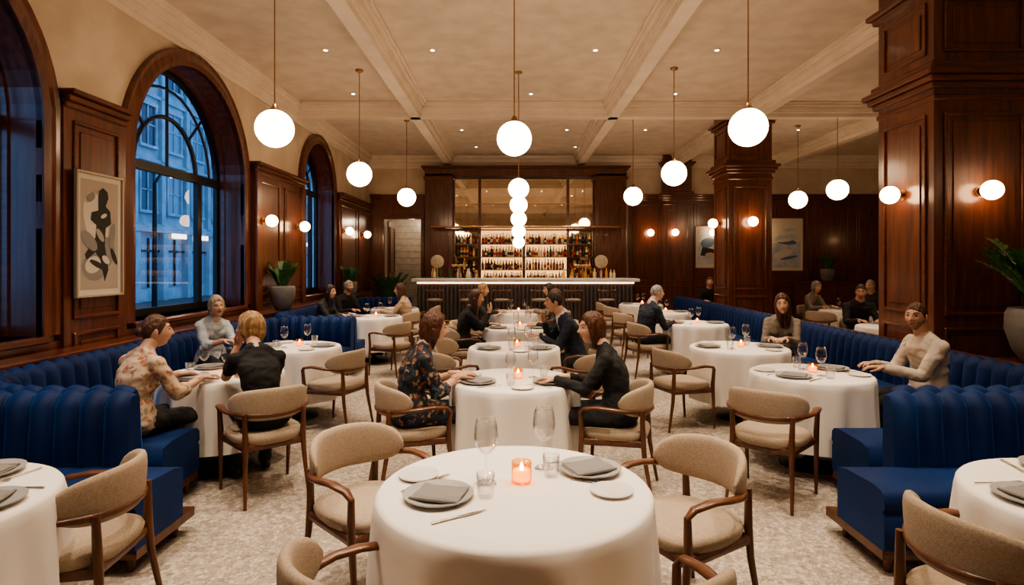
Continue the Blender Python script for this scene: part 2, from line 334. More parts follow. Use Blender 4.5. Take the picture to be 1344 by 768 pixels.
# ---------------------------------------------------------------- banquettes
def rounded(poly,r,n=14):
    P=[Vector(p) for p in poly]; out=[P[0]]
    for i in range(1,len(P)-1):
        a=(P[i-1]-P[i]).normalized(); c=(P[i+1]-P[i]).normalized(); cen=P[i]+a*r+c*r
        for k in range(n+1):
            th=k/n*pi/2; out.append(cen-c*r*cos(th)-a*r*sin(th))
    out.append(P[-1]); return out
def resample(P,step):
    d=[0]
    for i in range(1,len(P)): d.append(d[-1]+(P[i]-P[i-1]).length)
    n=int(d[-1]/step); out=[];j=0
    for i in range(n+1):
        s=d[-1]*i/n
        while j<len(d)-2 and d[j+1]<s: j+=1
        f=(s-d[j])/max(d[j+1]-d[j],1e-6); out.append((P[j].lerp(P[j+1],f),s))
    return out
def banquette(poly,side,ext0=0,ext1=0,r=.78):
    b=B(); CHW=.15
    def sw(path,prof,step,mat,chan):
        R=resample(path,step); rings=[]; L=len(R)
        for i,(p,s) in enumerate(R):
            t=(R[min(i+1,L-1)][0]-R[max(i-1,0)][0]).normalized(); n=Vector((-t.y,t.x))*side
            g=abs(sin(pi*s/CHW))**.75 if chan else 0
            rings.append([(p.x+n.x*(o+bo*g),p.y+n.y*(o+bo*g),z+bz*g) for o,z,bo,bz in prof(s)])
        b.loft(rings,mat)
    path=rounded(poly,r)
    sw(path,lambda s:[(.005,.1,0,0),(.005,.5,-.012,0),(.01,.80,-.014,0),(.03,.83,-.014,.02),(.055,.838,0,.034),(.08,.828,.016,.028),(.10,.78,.06,0),(.108,.6,.07,0),(.12,.44,.07,0),(.17,.1,0,0)],CHW/12,VELV,True)
    q=[Vector(p) for p in poly]
    q[0]=q[0]+(q[0]-q[1]).normalized()*ext0; q[-1]=q[-1]+(q[-1]-q[-2]).normalized()*ext1
    p2=rounded(q,r)
    sw(p2,lambda s:[(.15,.14,0,0),(.15,.43,0,0),(.24,.452,0,0),(.5,.462,0,0),(.57,.452,0,0),(.6,.425,0,0),(.605,.36,0,0),(.588,.347,0,0),(.588,.335,0,0),(.6,.325,0,0),(.6,.15,0,0),(.59,.14,0,0)],.06,VELV,False)
    sw(p2,lambda s:[(.02,.09,0,0),(.02,.142,0,0),(.585,.142,0,0),(.585,.09,0,0)],.06,WALN,False)
    R=resample(p2,.9)
    for i,(p,s) in enumerate(R):
        t=(R[min(i+1,len(R)-1)][0]-R[max(i-1,0)][0]).normalized(); n=Vector((-t.y,t.x))*side
        if i==0: p=p+t*.07
        if i==len(R)-1: p=p-t*.07
        for o in(.12,.52):
            c=p+n*o; b.tube([(c.x,c.y,0),(c.x,c.y,.1)],[.018,.03],WALN,8)
    return b.obj('channel_tufted_banquette')
YP=3.72
banquette([(-2.33,YP-.02),(-3.79,YP-.02),(-3.79,1.2)],1,ext0=.35)
banquette([(2.29,YP-.02),(3.96,YP-.02),(3.96,1.2)],-1,ext0=.36)
banquette([(-2.42,YP+.02),(-3.79,YP+.02),(-3.79,8.7),(-2.35,8.7)],-1,ext0=.12)
banquette([(-2.35,8.76),(-3.79,8.76),(-3.79,13.7),(-2.35,13.7)],-1)
banquette([(2.42,YP+.02),(3.96,YP+.02),(3.96,14.2)],1,ext0=.1)
b=B(); b.box(3.985,4.13,4.4,14.3,0,.80,WOOD); b.box(3.98,4.14,4.4,14.3,.80,.83,WOODH,.006); b.obj('banquette_divider')
# ---------------------------------------------------------------- tables
def table(x,y,R=.48,ph=0,nf=11):
    b=B(); n=132; rings=[]
    rad=[.001,.4*R,.8*R,R-.012,R,R+.008]; zz=[.752,.752,.752,.751,.746,.735]
    for r,z in zip(rad,zz): rings.append([(r*cos(2*pi*j/n),r*sin(2*pi*j/n),z) for j in range(n)])
    for i in range(1,13):
        t=i/12; rg=[]
        for j in range(n):
            th=2*pi*j/n
            f=cos(nf*th+ph+1.2*sin(th*2+ph))+.35*cos((nf*2-3)*th+2*ph)
            A=.036*min(1,t*1.3)**.8; rr=R+.012+.012*t+A*f*(.75+.25*sin(3*th+ph))
            rg.append((rr*cos(th),rr*sin(th),.735-.52*t+.006*f*t))
        rings.append(rg)
    b.loft(rings,LINEN,True,cap=False)
    b.lathe([(0,.745),(R-.02,.745),(R-.02,.715),(0,.715)],WALN,40)
    b.lathe([(.035,.72),(.035,.08),(.06,.05),(.22,.03),(.235,.012),(.235,0),(0,0)],DARK,32)
    return b.obj('round_dining_table_with_tablecloth',(x,y,0))
b=B(); b.lathe([(0,.006),(.08,.006),(.13,.02),(.135,.022),(.13,.014),(.08,0),(0,0)],GREYP,36); PLT=b.mesh('dinner_plate')
b=B(); b.lathe([(0,.006),(.05,.006),(.082,.014),(.085,.015),(.08,.008),(.05,0),(0,0)],PORC,30); SPL=b.mesh('side_plate')
def nap(w,d):
    b=B()
    for z0,z1,ox,oy,s in((0,.008,0,0,1),(.007,.014,.003,.006,.97)):
        rings=[]
        for z,e in((z0,-.003),(z0+.002,0),(z1-.002,0),(z1,-.003)):
            rings.append([(ox+(w*s+e)*px,oy+(d*s+e)*py,z+.004*abs(px*py)*sin(px*3+py*5)) for px,py in [(-1,-1),(-.5,-1.01),(0,-.99),(.5,-1),(1,-1),(1.01,-.4),(.99,.3),(1,1),(.5,1),(0,1.02),(-.5,1),(-1,1),(-.99,.3),(-1.01,-.4)]])
        b.loft(rings,NAPK,False)
    b.tube([(-w,-d*.98,.008),(w,-d*.98,.008)],.007,NAPK,8); return b.mesh('folded_napkin')
NPK=nap(.088,.062)
b=B(); b.lathe([(0,.004),(.03,.005),(.036,.002),(.036,0),(0,0)],GLASS,24); b.tube([(0,0,.004),(0,0,.10)],[.0045,.0035],GLASS,8)
b.lathe([(.004,.098),(.02,.108),(.036,.13),(.042,.16),(.038,.2),(.032,.225),(.031,.225),(.037,.2),(.040,.16),(.034,.131),(.018,.111),(.0,.104)],GLASS,28); WG=b.mesh('wine_glass')
b=B(); b.lathe([(0,0),(.03,0),(.036,.09),(.034,.09),(.029,.008),(0,.008)],GLASS,24); TUM=b.mesh('water_tumbler')
b=B(); b.tube([(0,-.1,.004),(0,-.04,.005),(0,.03,.006),(0,.045,.006)],[(.005,.0015),(.004,.0015),(.003,.0015),(.010,.0015)],STEEL,8)
for q in(-.008,-.0027,.0027,.008): b.tube([(q,.04,.006),(q,.095,.009)],[(.0018,.0012),(.0012,.001)],STEEL,6)
b.tube([(0,.04,.006),(0,.055,.006)],(.010,.0015),STEEL,8); FRK=b.mesh('fork')
b=B(); b.tube([(0,-.1,.004),(0,.0,.004)],[(.006,.003),(.005,.003)],STEEL,8); b.tube([(0,0,.004),(.002,.06,.004),(.001,.115,.004)],[(.008,.0012),(.009,.001),(.002,.001)],STEEL,8); KNF=b.mesh('knife')
b=B(); b.lathe([(0,0),(.032,0),(.036,.01),(.036,.075),(.033,.075),(.033,.01),(0,.008)],AMBG,28); b.lathe([(0,.01),(.031,.01),(.031,.045),(0,.045)],WAX,20); b.tube([(0,0,.045),(0,0,.055),(0,0,.07)],[.004,.007,.001],FLAME,8); VOT=b.mesh('votive_candle')
ZT=.7525
def setting(tx,ty,R,ang,glasses=1,side=True):
    a=radians(ang); dx,dy=sin(a),cos(a); rz=-a+pi; rx,ry=-dy,dx
    def P(out,rt): return (tx+dx*out+rx*rt,ty+dy*out+ry*rt,ZT)
    p=P(R-.17,0); inst('dinner_plate',PLT,p,rz); inst('folded_napkin',NPK,(p[0],p[1],ZT+.009),rz+.25)
    inst('fork',FRK,P(R-.17,-.165),rz); inst('knife',KNF,P(R-.17,.165),rz)
    if side: inst('side_plate',SPL,P(R-.25,-.28),rz)
    inst('wine_glass',WG,P(R-.38,.12))
    if glasses>1: inst('water_tumbler',TUM,P(R-.33,.21))
TB_=[(0,2.39,.54),(0,4.6,.48),(0,6.35,.48),(.05,8.3,.48),(.05,10.9,.5),(-2.38,4.86,.46),(-2.35,6.4,.46),(2.42,4.86,.46),(2.4,6.35,.5),(2.7,8.85,.46),(2.75,10.9,.46),(2.75,12.9,.46),
 (-2.35,9.95,.46),(-2.35,11.7,.46),(-2.3,2.2,.5),(2.3,2.25,.5),(5.4,8.4,.5),(6.3,11.2,.5),(8.0,12.3,.5)]
for i,(x,y,R) in enumerate(TB_): table(x,y,R,i*1.7,9 if i==0 else 11)
for i,(x,y,R) in enumerate(TB_):
    if i>0:
        inst('votive_candle',VOT,(x+.03,y+.02,ZT))
        A={1:(-120,120),2:(-120,120),3:(-120,120),4:(-100,100),5:(200,-45),6:(-90,90),7:(-130,60),8:(-90,90),9:(-80,90),10:(-80,90),11:(-80,90),12:(-90,90),13:(-90,90),14:(90,10),15:(-90,10),16:(0,180),17:(0,180),18:(0,180)}[i]
        for a in A: setting(x,y,R,a,1+(i<9),i<9)
inst('dinner_plate',PLT,(-.29,2.27,ZT),.3); inst('folded_napkin',NPK,(-.285,2.265,ZT+.009),-.25,1.08)
inst('dinner_plate',PLT,(.325,2.56,ZT),.3); inst('folded_napkin',NPK,(.32,2.56,ZT+.009),.45,1.1)
inst('side_plate',SPL,(-.40,2.49,ZT)); inst('side_plate',SPL,(.38,2.32,ZT)); 
inst('fork',FRK,(-.375,2.395,ZT),-.75); inst('fork',FRK,(-.34,2.43,ZT),-.75); inst('knife',KNF,(-.2,2.09,ZT),-1.0)
inst('knife',KNF,(.34,2.42,ZT),1.25); inst('fork',FRK,(.32,2.45,ZT),1.25); inst('knife',KNF,(.24,2.68,ZT),-1.3)
inst('wine_glass',WG,(-.115,2.42,ZT),0,1.18); inst('water_tumbler',TUM,(-.11,2.28,ZT)); inst('wine_glass',WG,(.13,2.60,ZT),0,1.18); inst('water_tumbler',TUM,(.155,2.50,ZT)); inst('votive_candle',VOT,(.03,2.43,ZT),0,1.15)
# ---------------------------------------------------------------- chair (faces +Y)
b=B()
def arcp(a,rx,ry,cy): return (rx*sin(a),cy-ry*cos(a))
rail=[];rr=[]
rail.append((-.255,.23,.585)); rr.append((.016,.012))
rail.append((-.265,.2,.62)); rr.append((.024,.013))
rail.append((-.275,.1,.635)); rr.append((.026,.014))
for i in range(15):
    a=radians(-88+176*i/14); x,y=arcp(a,.285,.27,.02); rail.append((x,y,.632-.03*cos(a))); rr.append((.016,.018) if 2<i<12 else (.022,.015))
rail.append((.275,.1,.635)); rr.append((.026,.014)); rail.append((.265,.2,.62)); rr.append((.024,.013)); rail.append((.255,.23,.585)); rr.append((.016,.012))
b.tube(rail,rr,WALN,10)
for s in(-1,1):
    b.tube([(s*.24,.24,0),(s*.245,.225,.3),(s*.247,.215,.44),(s*.253,.225,.59)],[.011,.017,.02,.016],WALN,10)
    b.tube([(s*.215,-.27,0),(s*.2,-.215,.3),(s*.195,-.205,.44),(s*.2,-.20,.62)],[.011,.017,.02,.016],WALN,10)
    b.tube([(s*.24,.2,.385),(s*.2,-.2,.385)],[(.012,.025)]*2,WALN,8)
b.tube([(-.24,.215,.385),(.24,.215,.385)],[(.012,.025)]*2,WALN,8); b.tube([(-.19,-.2,.385),(.19,-.2,.385)],[(.012,.025)]*2,WALN,8)
rings=[]
for z,e in((.395,-.015),(.41,.0),(.44,.008),(.458,0),(.470,-.03),(.474,-.1)):
    rg=[]
    for j in range(40):
        th=2*pi*j/40; c=cos(th);s_=sin(th); cx=abs(c)**.55*(1 if c>0 else -1); cy=abs(s_)**.55*(1 if s_>0 else -1)
        w=(.24 if cy>0 else .24-.03*abs(cy))+e; rg.append((cx*w,.01+cy*(.235+e),z))
    rings.append(rg)
b.loft(rings,BEIGE,True)
rings=[]
for i in range(25):
    u=-1+2*i/24; a=radians(76*u); h=.112*max(.02,(1-abs(u)**4))**.5*(1-.12*u*u); zc=.675-.01*u*u; th=.026*max(.05,(1-abs(u)**6))**.5
    rg=[]
    for j in range(16):
        p=2*pi*j/16; cc=cos(p);ss=sin(p); o=th*abs(cc)**.7*(1 if cc>0 else -1); z=zc+h*abs(ss)**.7*(1 if ss>0 else -1)
        k=1+(z-zc)*.25
        x=( .270-o)*sin(a)*k; y=.02-(.256-o)*cos(a)*k; rg.append((x,y,z))
    rings.append(rg)
b.loft(rings,BEIGE,True)
CH=b.mesh('dining_armchair')
def chair(x,y,h): return inst('dining_armchair',CH,(x,y,0),-radians(h))
CHAIRS=[(-.74,3.0,130),(.80,2.80,-118),(-.45,1.84,50),(.38,1.81,-14),(-1.92,2.60,-95),(1.72,2.13,80),
 (-1.80,4.30,-40),(-1.78,6.0,-70),(1.82,4.22,40),(1.68,6.05,70),(-.76,4.38,68),(.76,4.38,-72),(-.70,6.0,50),(.70,5.9,-50),(.7,6.75,-105),(-.7,6.7,110),
 (-.7,8.15,85),(.72,8.3,-95),(-.7,8.85,120),(.7,8.95,-120),(-.68,10.6,80),(.75,10.7,-90),(-1.8,8.8,-60),(-1.95,10.6,-70),(-1.75,12.0,-90),(1.92,8.7,75),(2.0,10.4,70),(2.05,11.9,70),(2.05,13.0,90),
 (5.35,9.25,185),(5.9,7.6,-30),(6.0,12.0,165),(6.95,11.5,-110),(5.6,10.8,50),(8.2,13.1,190),(8.3,11.5,0),(4.55,13.9,190)]
for c in CHAIRS: chair(*c)
# ---------------------------------------------------------------- people
SK1=M('skin_light',(.56,.33,.23),.48,c2=(.62,.37,.265),scale=8); SK2=M('skin_tan',(.48,.27,.18),.48,c2=(.54,.31,.21),scale=8)
EYE=M('eye_white',(.62,.58,.55),.3); IRIS=M('eye_iris',(.03,.02,.015),.2); LIP=M('lips',(.42,.12,.10),.45); LASH=M('eyelash',(.03,.015,.01),.6); LIPM=M('lips_natural',(.40,.18,.13),.5)
STUB=M('stubble',(.22,.13,.09),.8,c2=(.36,.21,.145),scale=90)
def hairm(n,c,c2): return M(n,c,.45,c2=c2,scale=9,stretch=(5,5,.7),bump=.8,bscale=18,ramp=(.35,.7))
HBR=hairm('brown_hair',(.045,.018,.009),(.12,.05,.024)); HDK=hairm('dark_hair',(.014,.008,.006),(.045,.022,.012)); HBL=hairm('blonde_hair',(.22,.12,.05),(.5,.32,.16)); HGR=hairm('grey_hair',(.16,.15,.14),(.42,.39,.36)); HGB=hairm('ash_blonde_hair',(.25,.18,.11),(.5,.42,.32)); HAU=hairm('auburn_hair',(.055,.019,.009),(.14,.048,.022))
def cl(n,c): return M(n,c,.85,c2=tuple(q*1.35 for q in c),scale=6,bump=.5,bscale=14,sheen=.15)
BLK=cl('black_fabric',(.009,.009,.010)); NAVY=cl('navy_suit',(.012,.017,.032)); CHAR=cl('charcoal_fabric',(.024,.024,.026)); CREAM=cl('cream_knit',(.48,.41,.34)); GREYB=cl('grey_blouse',(.19,.165,.135)); WSH=cl('white_shirt',(.6,.58,.55)); TROU=cl('dark_trousers',(.014,.014,.017)); BLUEG=cl('pale_blue_blouse',(.36,.40,.43)); TANB=cl('tan_blouse',(.42,.32,.22)); SHOE=M('black_leather_shoe',(.01,.009,.008),.3)
FLO1=floral('light_floral_fabric',(.52,.39,.28),[(.34,.12,.07),(.28,.21,.15),(.42,.20,.12)],24)
FLO2=floral('dark_floral_fabric',(.012,.015,.025),[(.28,.18,.10),(.035,.07,.12),(.18,.07,.035)],24)
def lerp(a,b,t): return a+(b-a)*t
def sst(x): x=max(0,min(1,x)); return x*x*(3-2*x)
def pw(x,tab):
    for (a,b),(c,d) in zip(tab,tab[1:]):
        if x<=c: return lerp(b,d,(x-a)/(c-a)) if x>=a else tab[0][1]
    return tab[-1][1]
G=lambda *a: exp(-sum((u/v)**2 for u,v in a))
def surf(dx,dy,dz):
    x,y,z=.074*dx,.092*dy,.113*dz
    if dz<0:
        t=-dz; x*=1-.28*t**1.6
        if dy<0: y*=1-.4*t
        else: y*=1+.10*t
    if dy>0:
        ax=abs(x)
        y-=.004*sst((dz-.1)/.6)
        y+=.020*G((x,.0115),(z+.024,.012))+.012*G((x,.009),(z+.004,.022))+.005*G((ax-.011,.007),(z+.027,.008))
        y-=.010*G((ax-.030,.015),(z-.008,.012))
        y+=.005*G((ax-.028,.02),(z-.030,.009))
        y+=.006*G((x,.022),(z+.056,.010))-.003*G((x,.02),(z+.072,.006))+.008*G((x,.02),(z+.098,.016))
        y+=.005*G((ax-.040,.016),(z+.022,.018))-.003*G((ax-.045,.014),(z+.060,.02))
    return x,y,z
def ysurf(x0,z0):
    dz=max(-.97,min(.97,z0/.113)); c=sqrt(1-dz*dz); k=.074*(1-.28*max(-dz,0)**1.6); dx=max(-c*.99,min(c*.99,x0/k)); return surf(dx,sqrt(max(c*c-dx*dx,0)),dz)[1]
def head(b,C,yaw,pitch,roll,skin,hair,style,fem,beard=False):
    T0=b.T; b.T=T0@Matrix.Translation(C)@Matrix.Rotation(-yaw,4,'Z')@Matrix.Rotation(pitch,4,'X')@Matrix.Rotation(roll,4,'Y')
    nl,nm=64,50; rings=[]
    for i in range(nm+1):
        th=-pi/2+pi*i/nm; th=max(-pi/2+.01,min(pi/2-.01,th)); rg=[]
        for j in range(nl):
            u=2*pi*j/nl; ph=u-.35*sin(u)
            rg.append(surf(sin(ph)*cos(th),cos(ph)*cos(th),sin(th)))
        rings.append(rg)
    b.loft(rings,skin,True)
    for s in(-1,1):
        ye=ysurf(s*.030,.008)
        b.ball((s*.030,ye-.006,.008),(.0145,.0105,.0085),EYE,14,8); b.ball((s*.030,ye+.0025,.0085),(.0066,.0026,.0072),IRIS,12,6)
        P=[(s*q,max(ysurf(s*q,z)+.001,ye+.0045-abs(q-.03)*.45),z) for q,z in((.0155,.007),(.022,.0145),(.03,.0170),(.038,.0150),(.0455,.008))]
        b.tube(P,[.001,.0020,.0026,.0024,.001],LASH,6)
        b.tube([(p[0],p[1]+.0005,p[2]+.0035) for p in P],[.001,.0028,.0034,.0028,.001],skin,6)
        b.tube([(s*q,max(ysurf(s*q,z)+.0005,ye+.003-abs(q-.03)*.4),z) for q,z in((.017,.004),(.024,.0005),(.031,-.001),(.039,.001),(.045,.005))],[.001,.0015,.0018,.0015,.001],skin,6)
        b.tube([(s*q,ysurf(s*q,z)+.0015,z) for q,z in((.013,.029),(.024,.034),(.036,.0355),(.049,.029))],[(.002,.003),(.0022,.0042),(.002,.0036),(.001,.0018)],hair,8)
        b.ball((s*.0735,-.004,-.004),(.008,.016,.029),skin,12,8); b.ball((s*.080,-.004,-.002),(.004,.012,.022),skin,10,6)
        b.ball((s*.0065,ysurf(s*.0065,-.032)-.0005,-.0335),(.0028,.002,.0018),LASH,8,5)
    lm=LIP if fem else LIPM; Y=ysurf
    b.tube([(x,Y(x,z)+.0012,z) for x,z in((-.026,-.0530),(-.013,-.0505),(-.004,-.0485),(0,-.0495),(.004,-.0485),(.013,-.0505),(.026,-.0530))],[.0008,.003,.0036,.0034,.0036,.003,.0008],lm,8)
    b.tube([(x,Y(x,z)+.0012,z) for x,z in((-.025,-.0535),(-.012,-.0600),(0,-.062),(.012,-.0600),(.025,-.0535))],[.0008,.0035,.0045,.0035,.0008],lm,8)
    b.tube([(x,Y(x,z)+.0042,z) for x,z in((-.027,-.0520),(-.01,-.0550),(0,-.0557),(.01,-.0550),(.027,-.0520))],[.0007,.0011,.0012,.0011,.0007],LASH,6)
    if beard:
        rings=[]
        for i in range(21):
            rg=[]
            for j in range(41):
                ph=lerp(-1.65,1.65,j/40); top=lerp(-.34,.0,min(1,(abs(ph)/1.55)**3)); th=lerp(-1.40,top,i/20); x,y,z=surf(sin(ph)*cos(th),cos(ph)*cos(th),sin(th))
                e=1.012 if (0<i<20 and 0<j<40) else .97
                e-=.06*G((x,.028),(z+.054,.009)); rg.append((x*e,y*e,z))
            rings.append(rg)
        b.loft(rings,STUB,True,cap=False,closed=False)
    long={'short':0,'bun':0,'bob':.15,'long':.27,'crop':0,'mid':.12}[style]; vol={'short':.045,'crop':.03,'bun':.05,'bob':.13,'long':.12,'mid':.13}[style]
    if long: tab=[(0,.56),(.5,.50),(.85,.25),(1.05,-.15),(1.2,-1.3),(pi,-1.3)]
    else: tab=[(0,.50),(.6,.44),(.95,.26),(1.2,-.02),(1.42,-.20),(1.58,.06),(1.8,.08),(2.0,-.35),(pi,-.60)]
    base=1.035 if long else 1.018
    rings=[];n2,m2=80,50
    for i in range(m2+1):
        th=-pi/2+pi*i/m2; th=max(-pi/2+.01,min(pi/2-.01,th)); rg=[]
        for j in range(n2):
            ph=-pi+2*pi*j/n2; ct=cos(th); dx=sin(ph)*ct;dy=cos(ph)*ct;dz=sin(th); az=abs(ph)
            mk=sst((dz-pw(az,tab)-.04*sin(ph*2.3+.7)-.03*sin(ph*13))/.14+.5)
            wav=(.010*sin(ph*19+dz*6)+.007*sin(ph*37-dz*9)+.012*sin(ph*7+dz*11))*min(1,ct*1.6)
            wav+=.045*noise.noise(Vector((dx*5,dy*5,dz*5+vol*100)))
            vv=vol*(.35+.65*sst(dz+.5)) if not long else vol*(.45+.55*sst(dz+.6))
            e=lerp(.85,base+vv+wav,mk)
            x,y,z=.074*dx*e,.092*dy*e-.003*mk,.113*dz*e
            if dz<0:
                if long and mk>.2:
                    t=-dz; c=max(ct,.02); hr=c**-.72; tp=1-.20*t*t+.05*sin(t*5)
                    x=lerp(x,.074*dx*hr*e*tp*1.03,mk); y=lerp(y,.092*dy*hr*e*tp-.014*t,mk); z=lerp(z,-long*t+.008*sin(ph*9),mk)
                else: t=-dz; x*=1-.24*t**1.6; y*=(1-.35*t if dy<0 else 1)
            rg.append((x,y,z))
        rings.append(rg)
    b.loft(rings,hair,True)
    if style=='bun': b.ball((0,-.095,.0),(.044,.036,.04),hair,16,10)
    b.T=T0
def hand(b,w,d,n,sgn,curl,skin):
    d=d.normalized(); n=(n-d*n.dot(d)).normalized(); s=d.cross(n).normalized()*sgn
    b.caps(w-d*.05,w+d*.012,.026,.024,skin,10,.02)
    for k,(o,L) in enumerate(((.030,.068),(.010,.077),(-.011,.070),(-.031,.054))):
        k0=w+s*o*.6+d*.01; k1=w+s*o+d*(.088-.004*abs(k-1)); b.caps(k0,k1,.0145,.0115,skin,8,.02)
        p=k1; a=curl*.55; dd=(d+s*o*1.6).normalized()
        for q,(f,r) in enumerate(((.45,.0095),(.3,.0085),(.25,.0075))):
            v=dd*cos(a)+n*sin(a); p2=p+v*L*f; b.caps(p,p2,r,r-.0008,skin,8,.015); p=p2; a+=curl*(.7,.6,0)[q]
    t0=w+d*.02+s*.022; t1=t0+(d*.55+s*.7+n*.25).normalized()*.045; t2=t1+(d*.85+s*.3+n*.3).normalized()*.032; t3=t2+(d*.95+s*.05+n*.25).normalized()*.024
    b.caps(t0,t1,.015,.0115,skin,8,.015); b.caps(t1,t2,.0105,.0095,skin,8,.015); b.caps(t2,t3,.009,.0075,skin,8,.015)
def remesh(src,vox,sm,dst,wr=0,seed=0,skins=()):
    me=src.mesh('tmp',fix=True); ob=bpy.data.objects.new('tmp',me); COL.objects.link(ob)
    m=ob.modifiers.new('r','REMESH'); m.mode='VOXEL'; m.voxel_size=vox
    if sm: q=ob.modifiers.new('s','SMOOTH'); q.factor=.5; q.iterations=sm
    dg=bpy.context.evaluated_depsgraph_get(); e=ob.evaluated_get(dg); m2=bpy.data.meshes.new_from_object(e)
    bv=BVHTree.FromPolygons(src.v,src.f)
    fs=[tuple(p.vertices) for p in m2.polygons]
    lab=[src.m[bv.find_nearest(p.center)[2]] for p in m2.polygons]
    V_=[v.co.copy() for v in m2.vertices]
    if wr:
        sk={src.mats.index(x) for x in skins if x in src.mats}; off=Vector((seed,seed*.7,0)); cloth=set()
        for f,l in zip(fs,lab):
            if l not in sk: cloth.update(f)
        for i in cloth:
            c=V_[i]; q=c+off; d=noise.noise(Vector((q.x*8,q.y*8,q.z*15)))*.8+(.5-abs(noise.noise(Vector((q.x*14,q.y*14,q.z*20))))*2)*.45; V_[i]=c+m2.vertices[i].normal*d*wr
    o=len(dst.v); dst.v+=[tuple(v) for v in V_]; mp=[dst.mi(m) for m in src.mats]
    for f,l in zip(fs,lab): dst.f.append(tuple(i+o for i in f)); dst.m.append(mp[l]); dst.sm.append(True)
    bpy.data.objects.remove(ob); bpy.data.meshes.remove(me); bpy.data.meshes.remove(m2)
def person(x,y,h,top,hair,style='bob',f=True,bot=None,seat=.462,lean=.08,side=0,yaw=0,pitch=0,roll=0,hl=(-.13,.40,.79),hr=(.13,.40,.79),sleeve='long',bare=False,skin=SK1,k=None,vox=.011,collar=None,beard=False,curl=.45,ank=(.0,.08),name=None):
    k=k or (.98 if f else 1.04); bot=bot or TROU; body=B(); V=Vector
    def sp(o):
        t=(o-.08)/.55; t=max(t,0); return V((side*t,-.01+lean*t-.03*sin(pi*min(t,1)),seat+o*k))
    g=1 if f else 0
    prof=[(.012,.13,.12),(.05,.172,.135),(.10,.18,.13),(.17,.160,.118),(.26,.150-.030*g,.108-.016*g),(.34,.160-.026*g,.115-.012*g),(.42,.172-.028*g,.122-.012*g),(.47,.175-.030*g,.115-.012*g),(.51,.152-.026*g,.095-.010*g),(.545,.112-.020*g,.072-.004*g),(.575,.075,.058),(.61,.052,.05)]
    rings=[]
    for i in range(len(prof)-1):
        for s_ in range(3):
            u=s_/3; o,a,d=[lerp(prof[i][q],prof[i+1][q],u) for q in range(3)]; c=sp(o); n=26; rg=[]
            for j in range(n):
                t=2*pi*j/n; cx,sy=cos(t),sin(t); r_=(abs(cx)**2.4+abs(sy)**2.4)**(-1/2.4)
                rg.append((c.x+a*cx*r_,c.y+d*sy*r_,c.z))
            rings.append(rg)
    body.loft(rings,top)
    if f:
        for s_ in(-1,1): c=sp(.40); body.ball((c.x+s_*.060,c.y+.074,c.z),(.06,.050,.06),top,14,10)
    sw=.147 if f else .182; A,Bk=(.255,.235) if f else (.285,.26)
    for s_,an in((-1,ank[0]),(1,ank[1])):
        hp=V((s_*.088,.02,seat+.085)); kn=V((s_*.115,.42*(1 if f else 1.06),seat+.055)); ak=V((s_*.115,.42+an,.095))
        body.caps(hp,kn,.088,.06,bot); cm=skin if bare else bot
        body.caps(kn,ak,.052 if bare else .06,.034 if bare else .045,cm)
        body.caps(ak+V((0,-.03,-.05)),ak+V((s_*.02,.15,-.062)),.036,.027,SHOE)
    hc=sp(.715)+V((0,.030+lean*.15,0)); body.caps(sp(.57),hc+V((0,-.02,-.05)),.052 if f else .064,.046 if f else .058,skin)
    for s_ in(-1,1): body.caps(sp(.505)+V((s_*sw*.85,-.005,0)),sp(.585)+V((s_*.03,-.015,0)),.046,.036,top)
    if f: c=sp(.55); body.ball((c.x,c.y+.046,c.z),(.045,.03,.038),skin,12,8)
    if collar:
        body.caps(sp(.585)+V((0,.01,0)),sp(.60)+V((0,.012,0)),.068,.064,collar); c=sp(.57); c2=sp(.42)
        body.caps(c+V((0,.058,0)),c2+V((0,.112,0)),.034,.016,collar)
    hands=B()
    for s_,ht in((-1,hl),(1,hr)):
        sh=sp(.500)+V((s_*sw,0,0)); w=V(ht); d=w-sh; D=d.length
        mx=A+Bk-.01
        if D>mx: w=sh+d*(mx/D); D=mx; d=w-sh
        a_=(A*A-Bk*Bk+D*D)/(2*D); hh=sqrt(max(A*A-a_*a_,0)); dn=d.normalized(); pole=V((s_*.40,-.25,-1)); pole=(pole-dn*pole.dot(dn)).normalized()
        el=sh+dn*a_+pole*hh; m_=1 if f else 1.1
        if sleeve=='long': body.caps(sh,el,.053*m_,.046*m_,top); body.caps(el,el.lerp(w,.93),.046*m_,.034,top)
        elif sleeve=='elbow': body.caps(sh,el,.055*m_,.053,top); body.caps(el,el.lerp(w,.25),.053,.053,top); body.caps(el,w,.038,.026,skin)
        else: body.caps(sh,sh.lerp(el,.55),.057,.057,top); body.caps(sh.lerp(el,.3),el,.043,.037,skin); body.caps(el,w,.038,.026,skin)
        fd=(w-el).normalized(); up=fd.z>.5
        if not up: fd=V((fd.x,fd.y,fd.z*.3-.03)).normalized(); nn=V((0,0,-1))
        else: nn=(hc-w); nn=V((nn.x,nn.y,0)).normalized() if nn.length>.01 else V((0,-1,0))
        hand(hands,w,fd,nn,s_*(-1 if not up else 1),curl,skin)
    out=B(); out.mi(top)
    remesh(body,vox,3,out,.013,x*3+y,(skin,SHOE)); remesh(hands,.0045,1,out)
    head(out,hc,radians(yaw),radians(pitch),radians(roll),skin,hair,style,f,beard)
    return out.obj(name or ('seated_woman' if f else 'seated_man'),(x,y,0),-radians(h),fix=False)
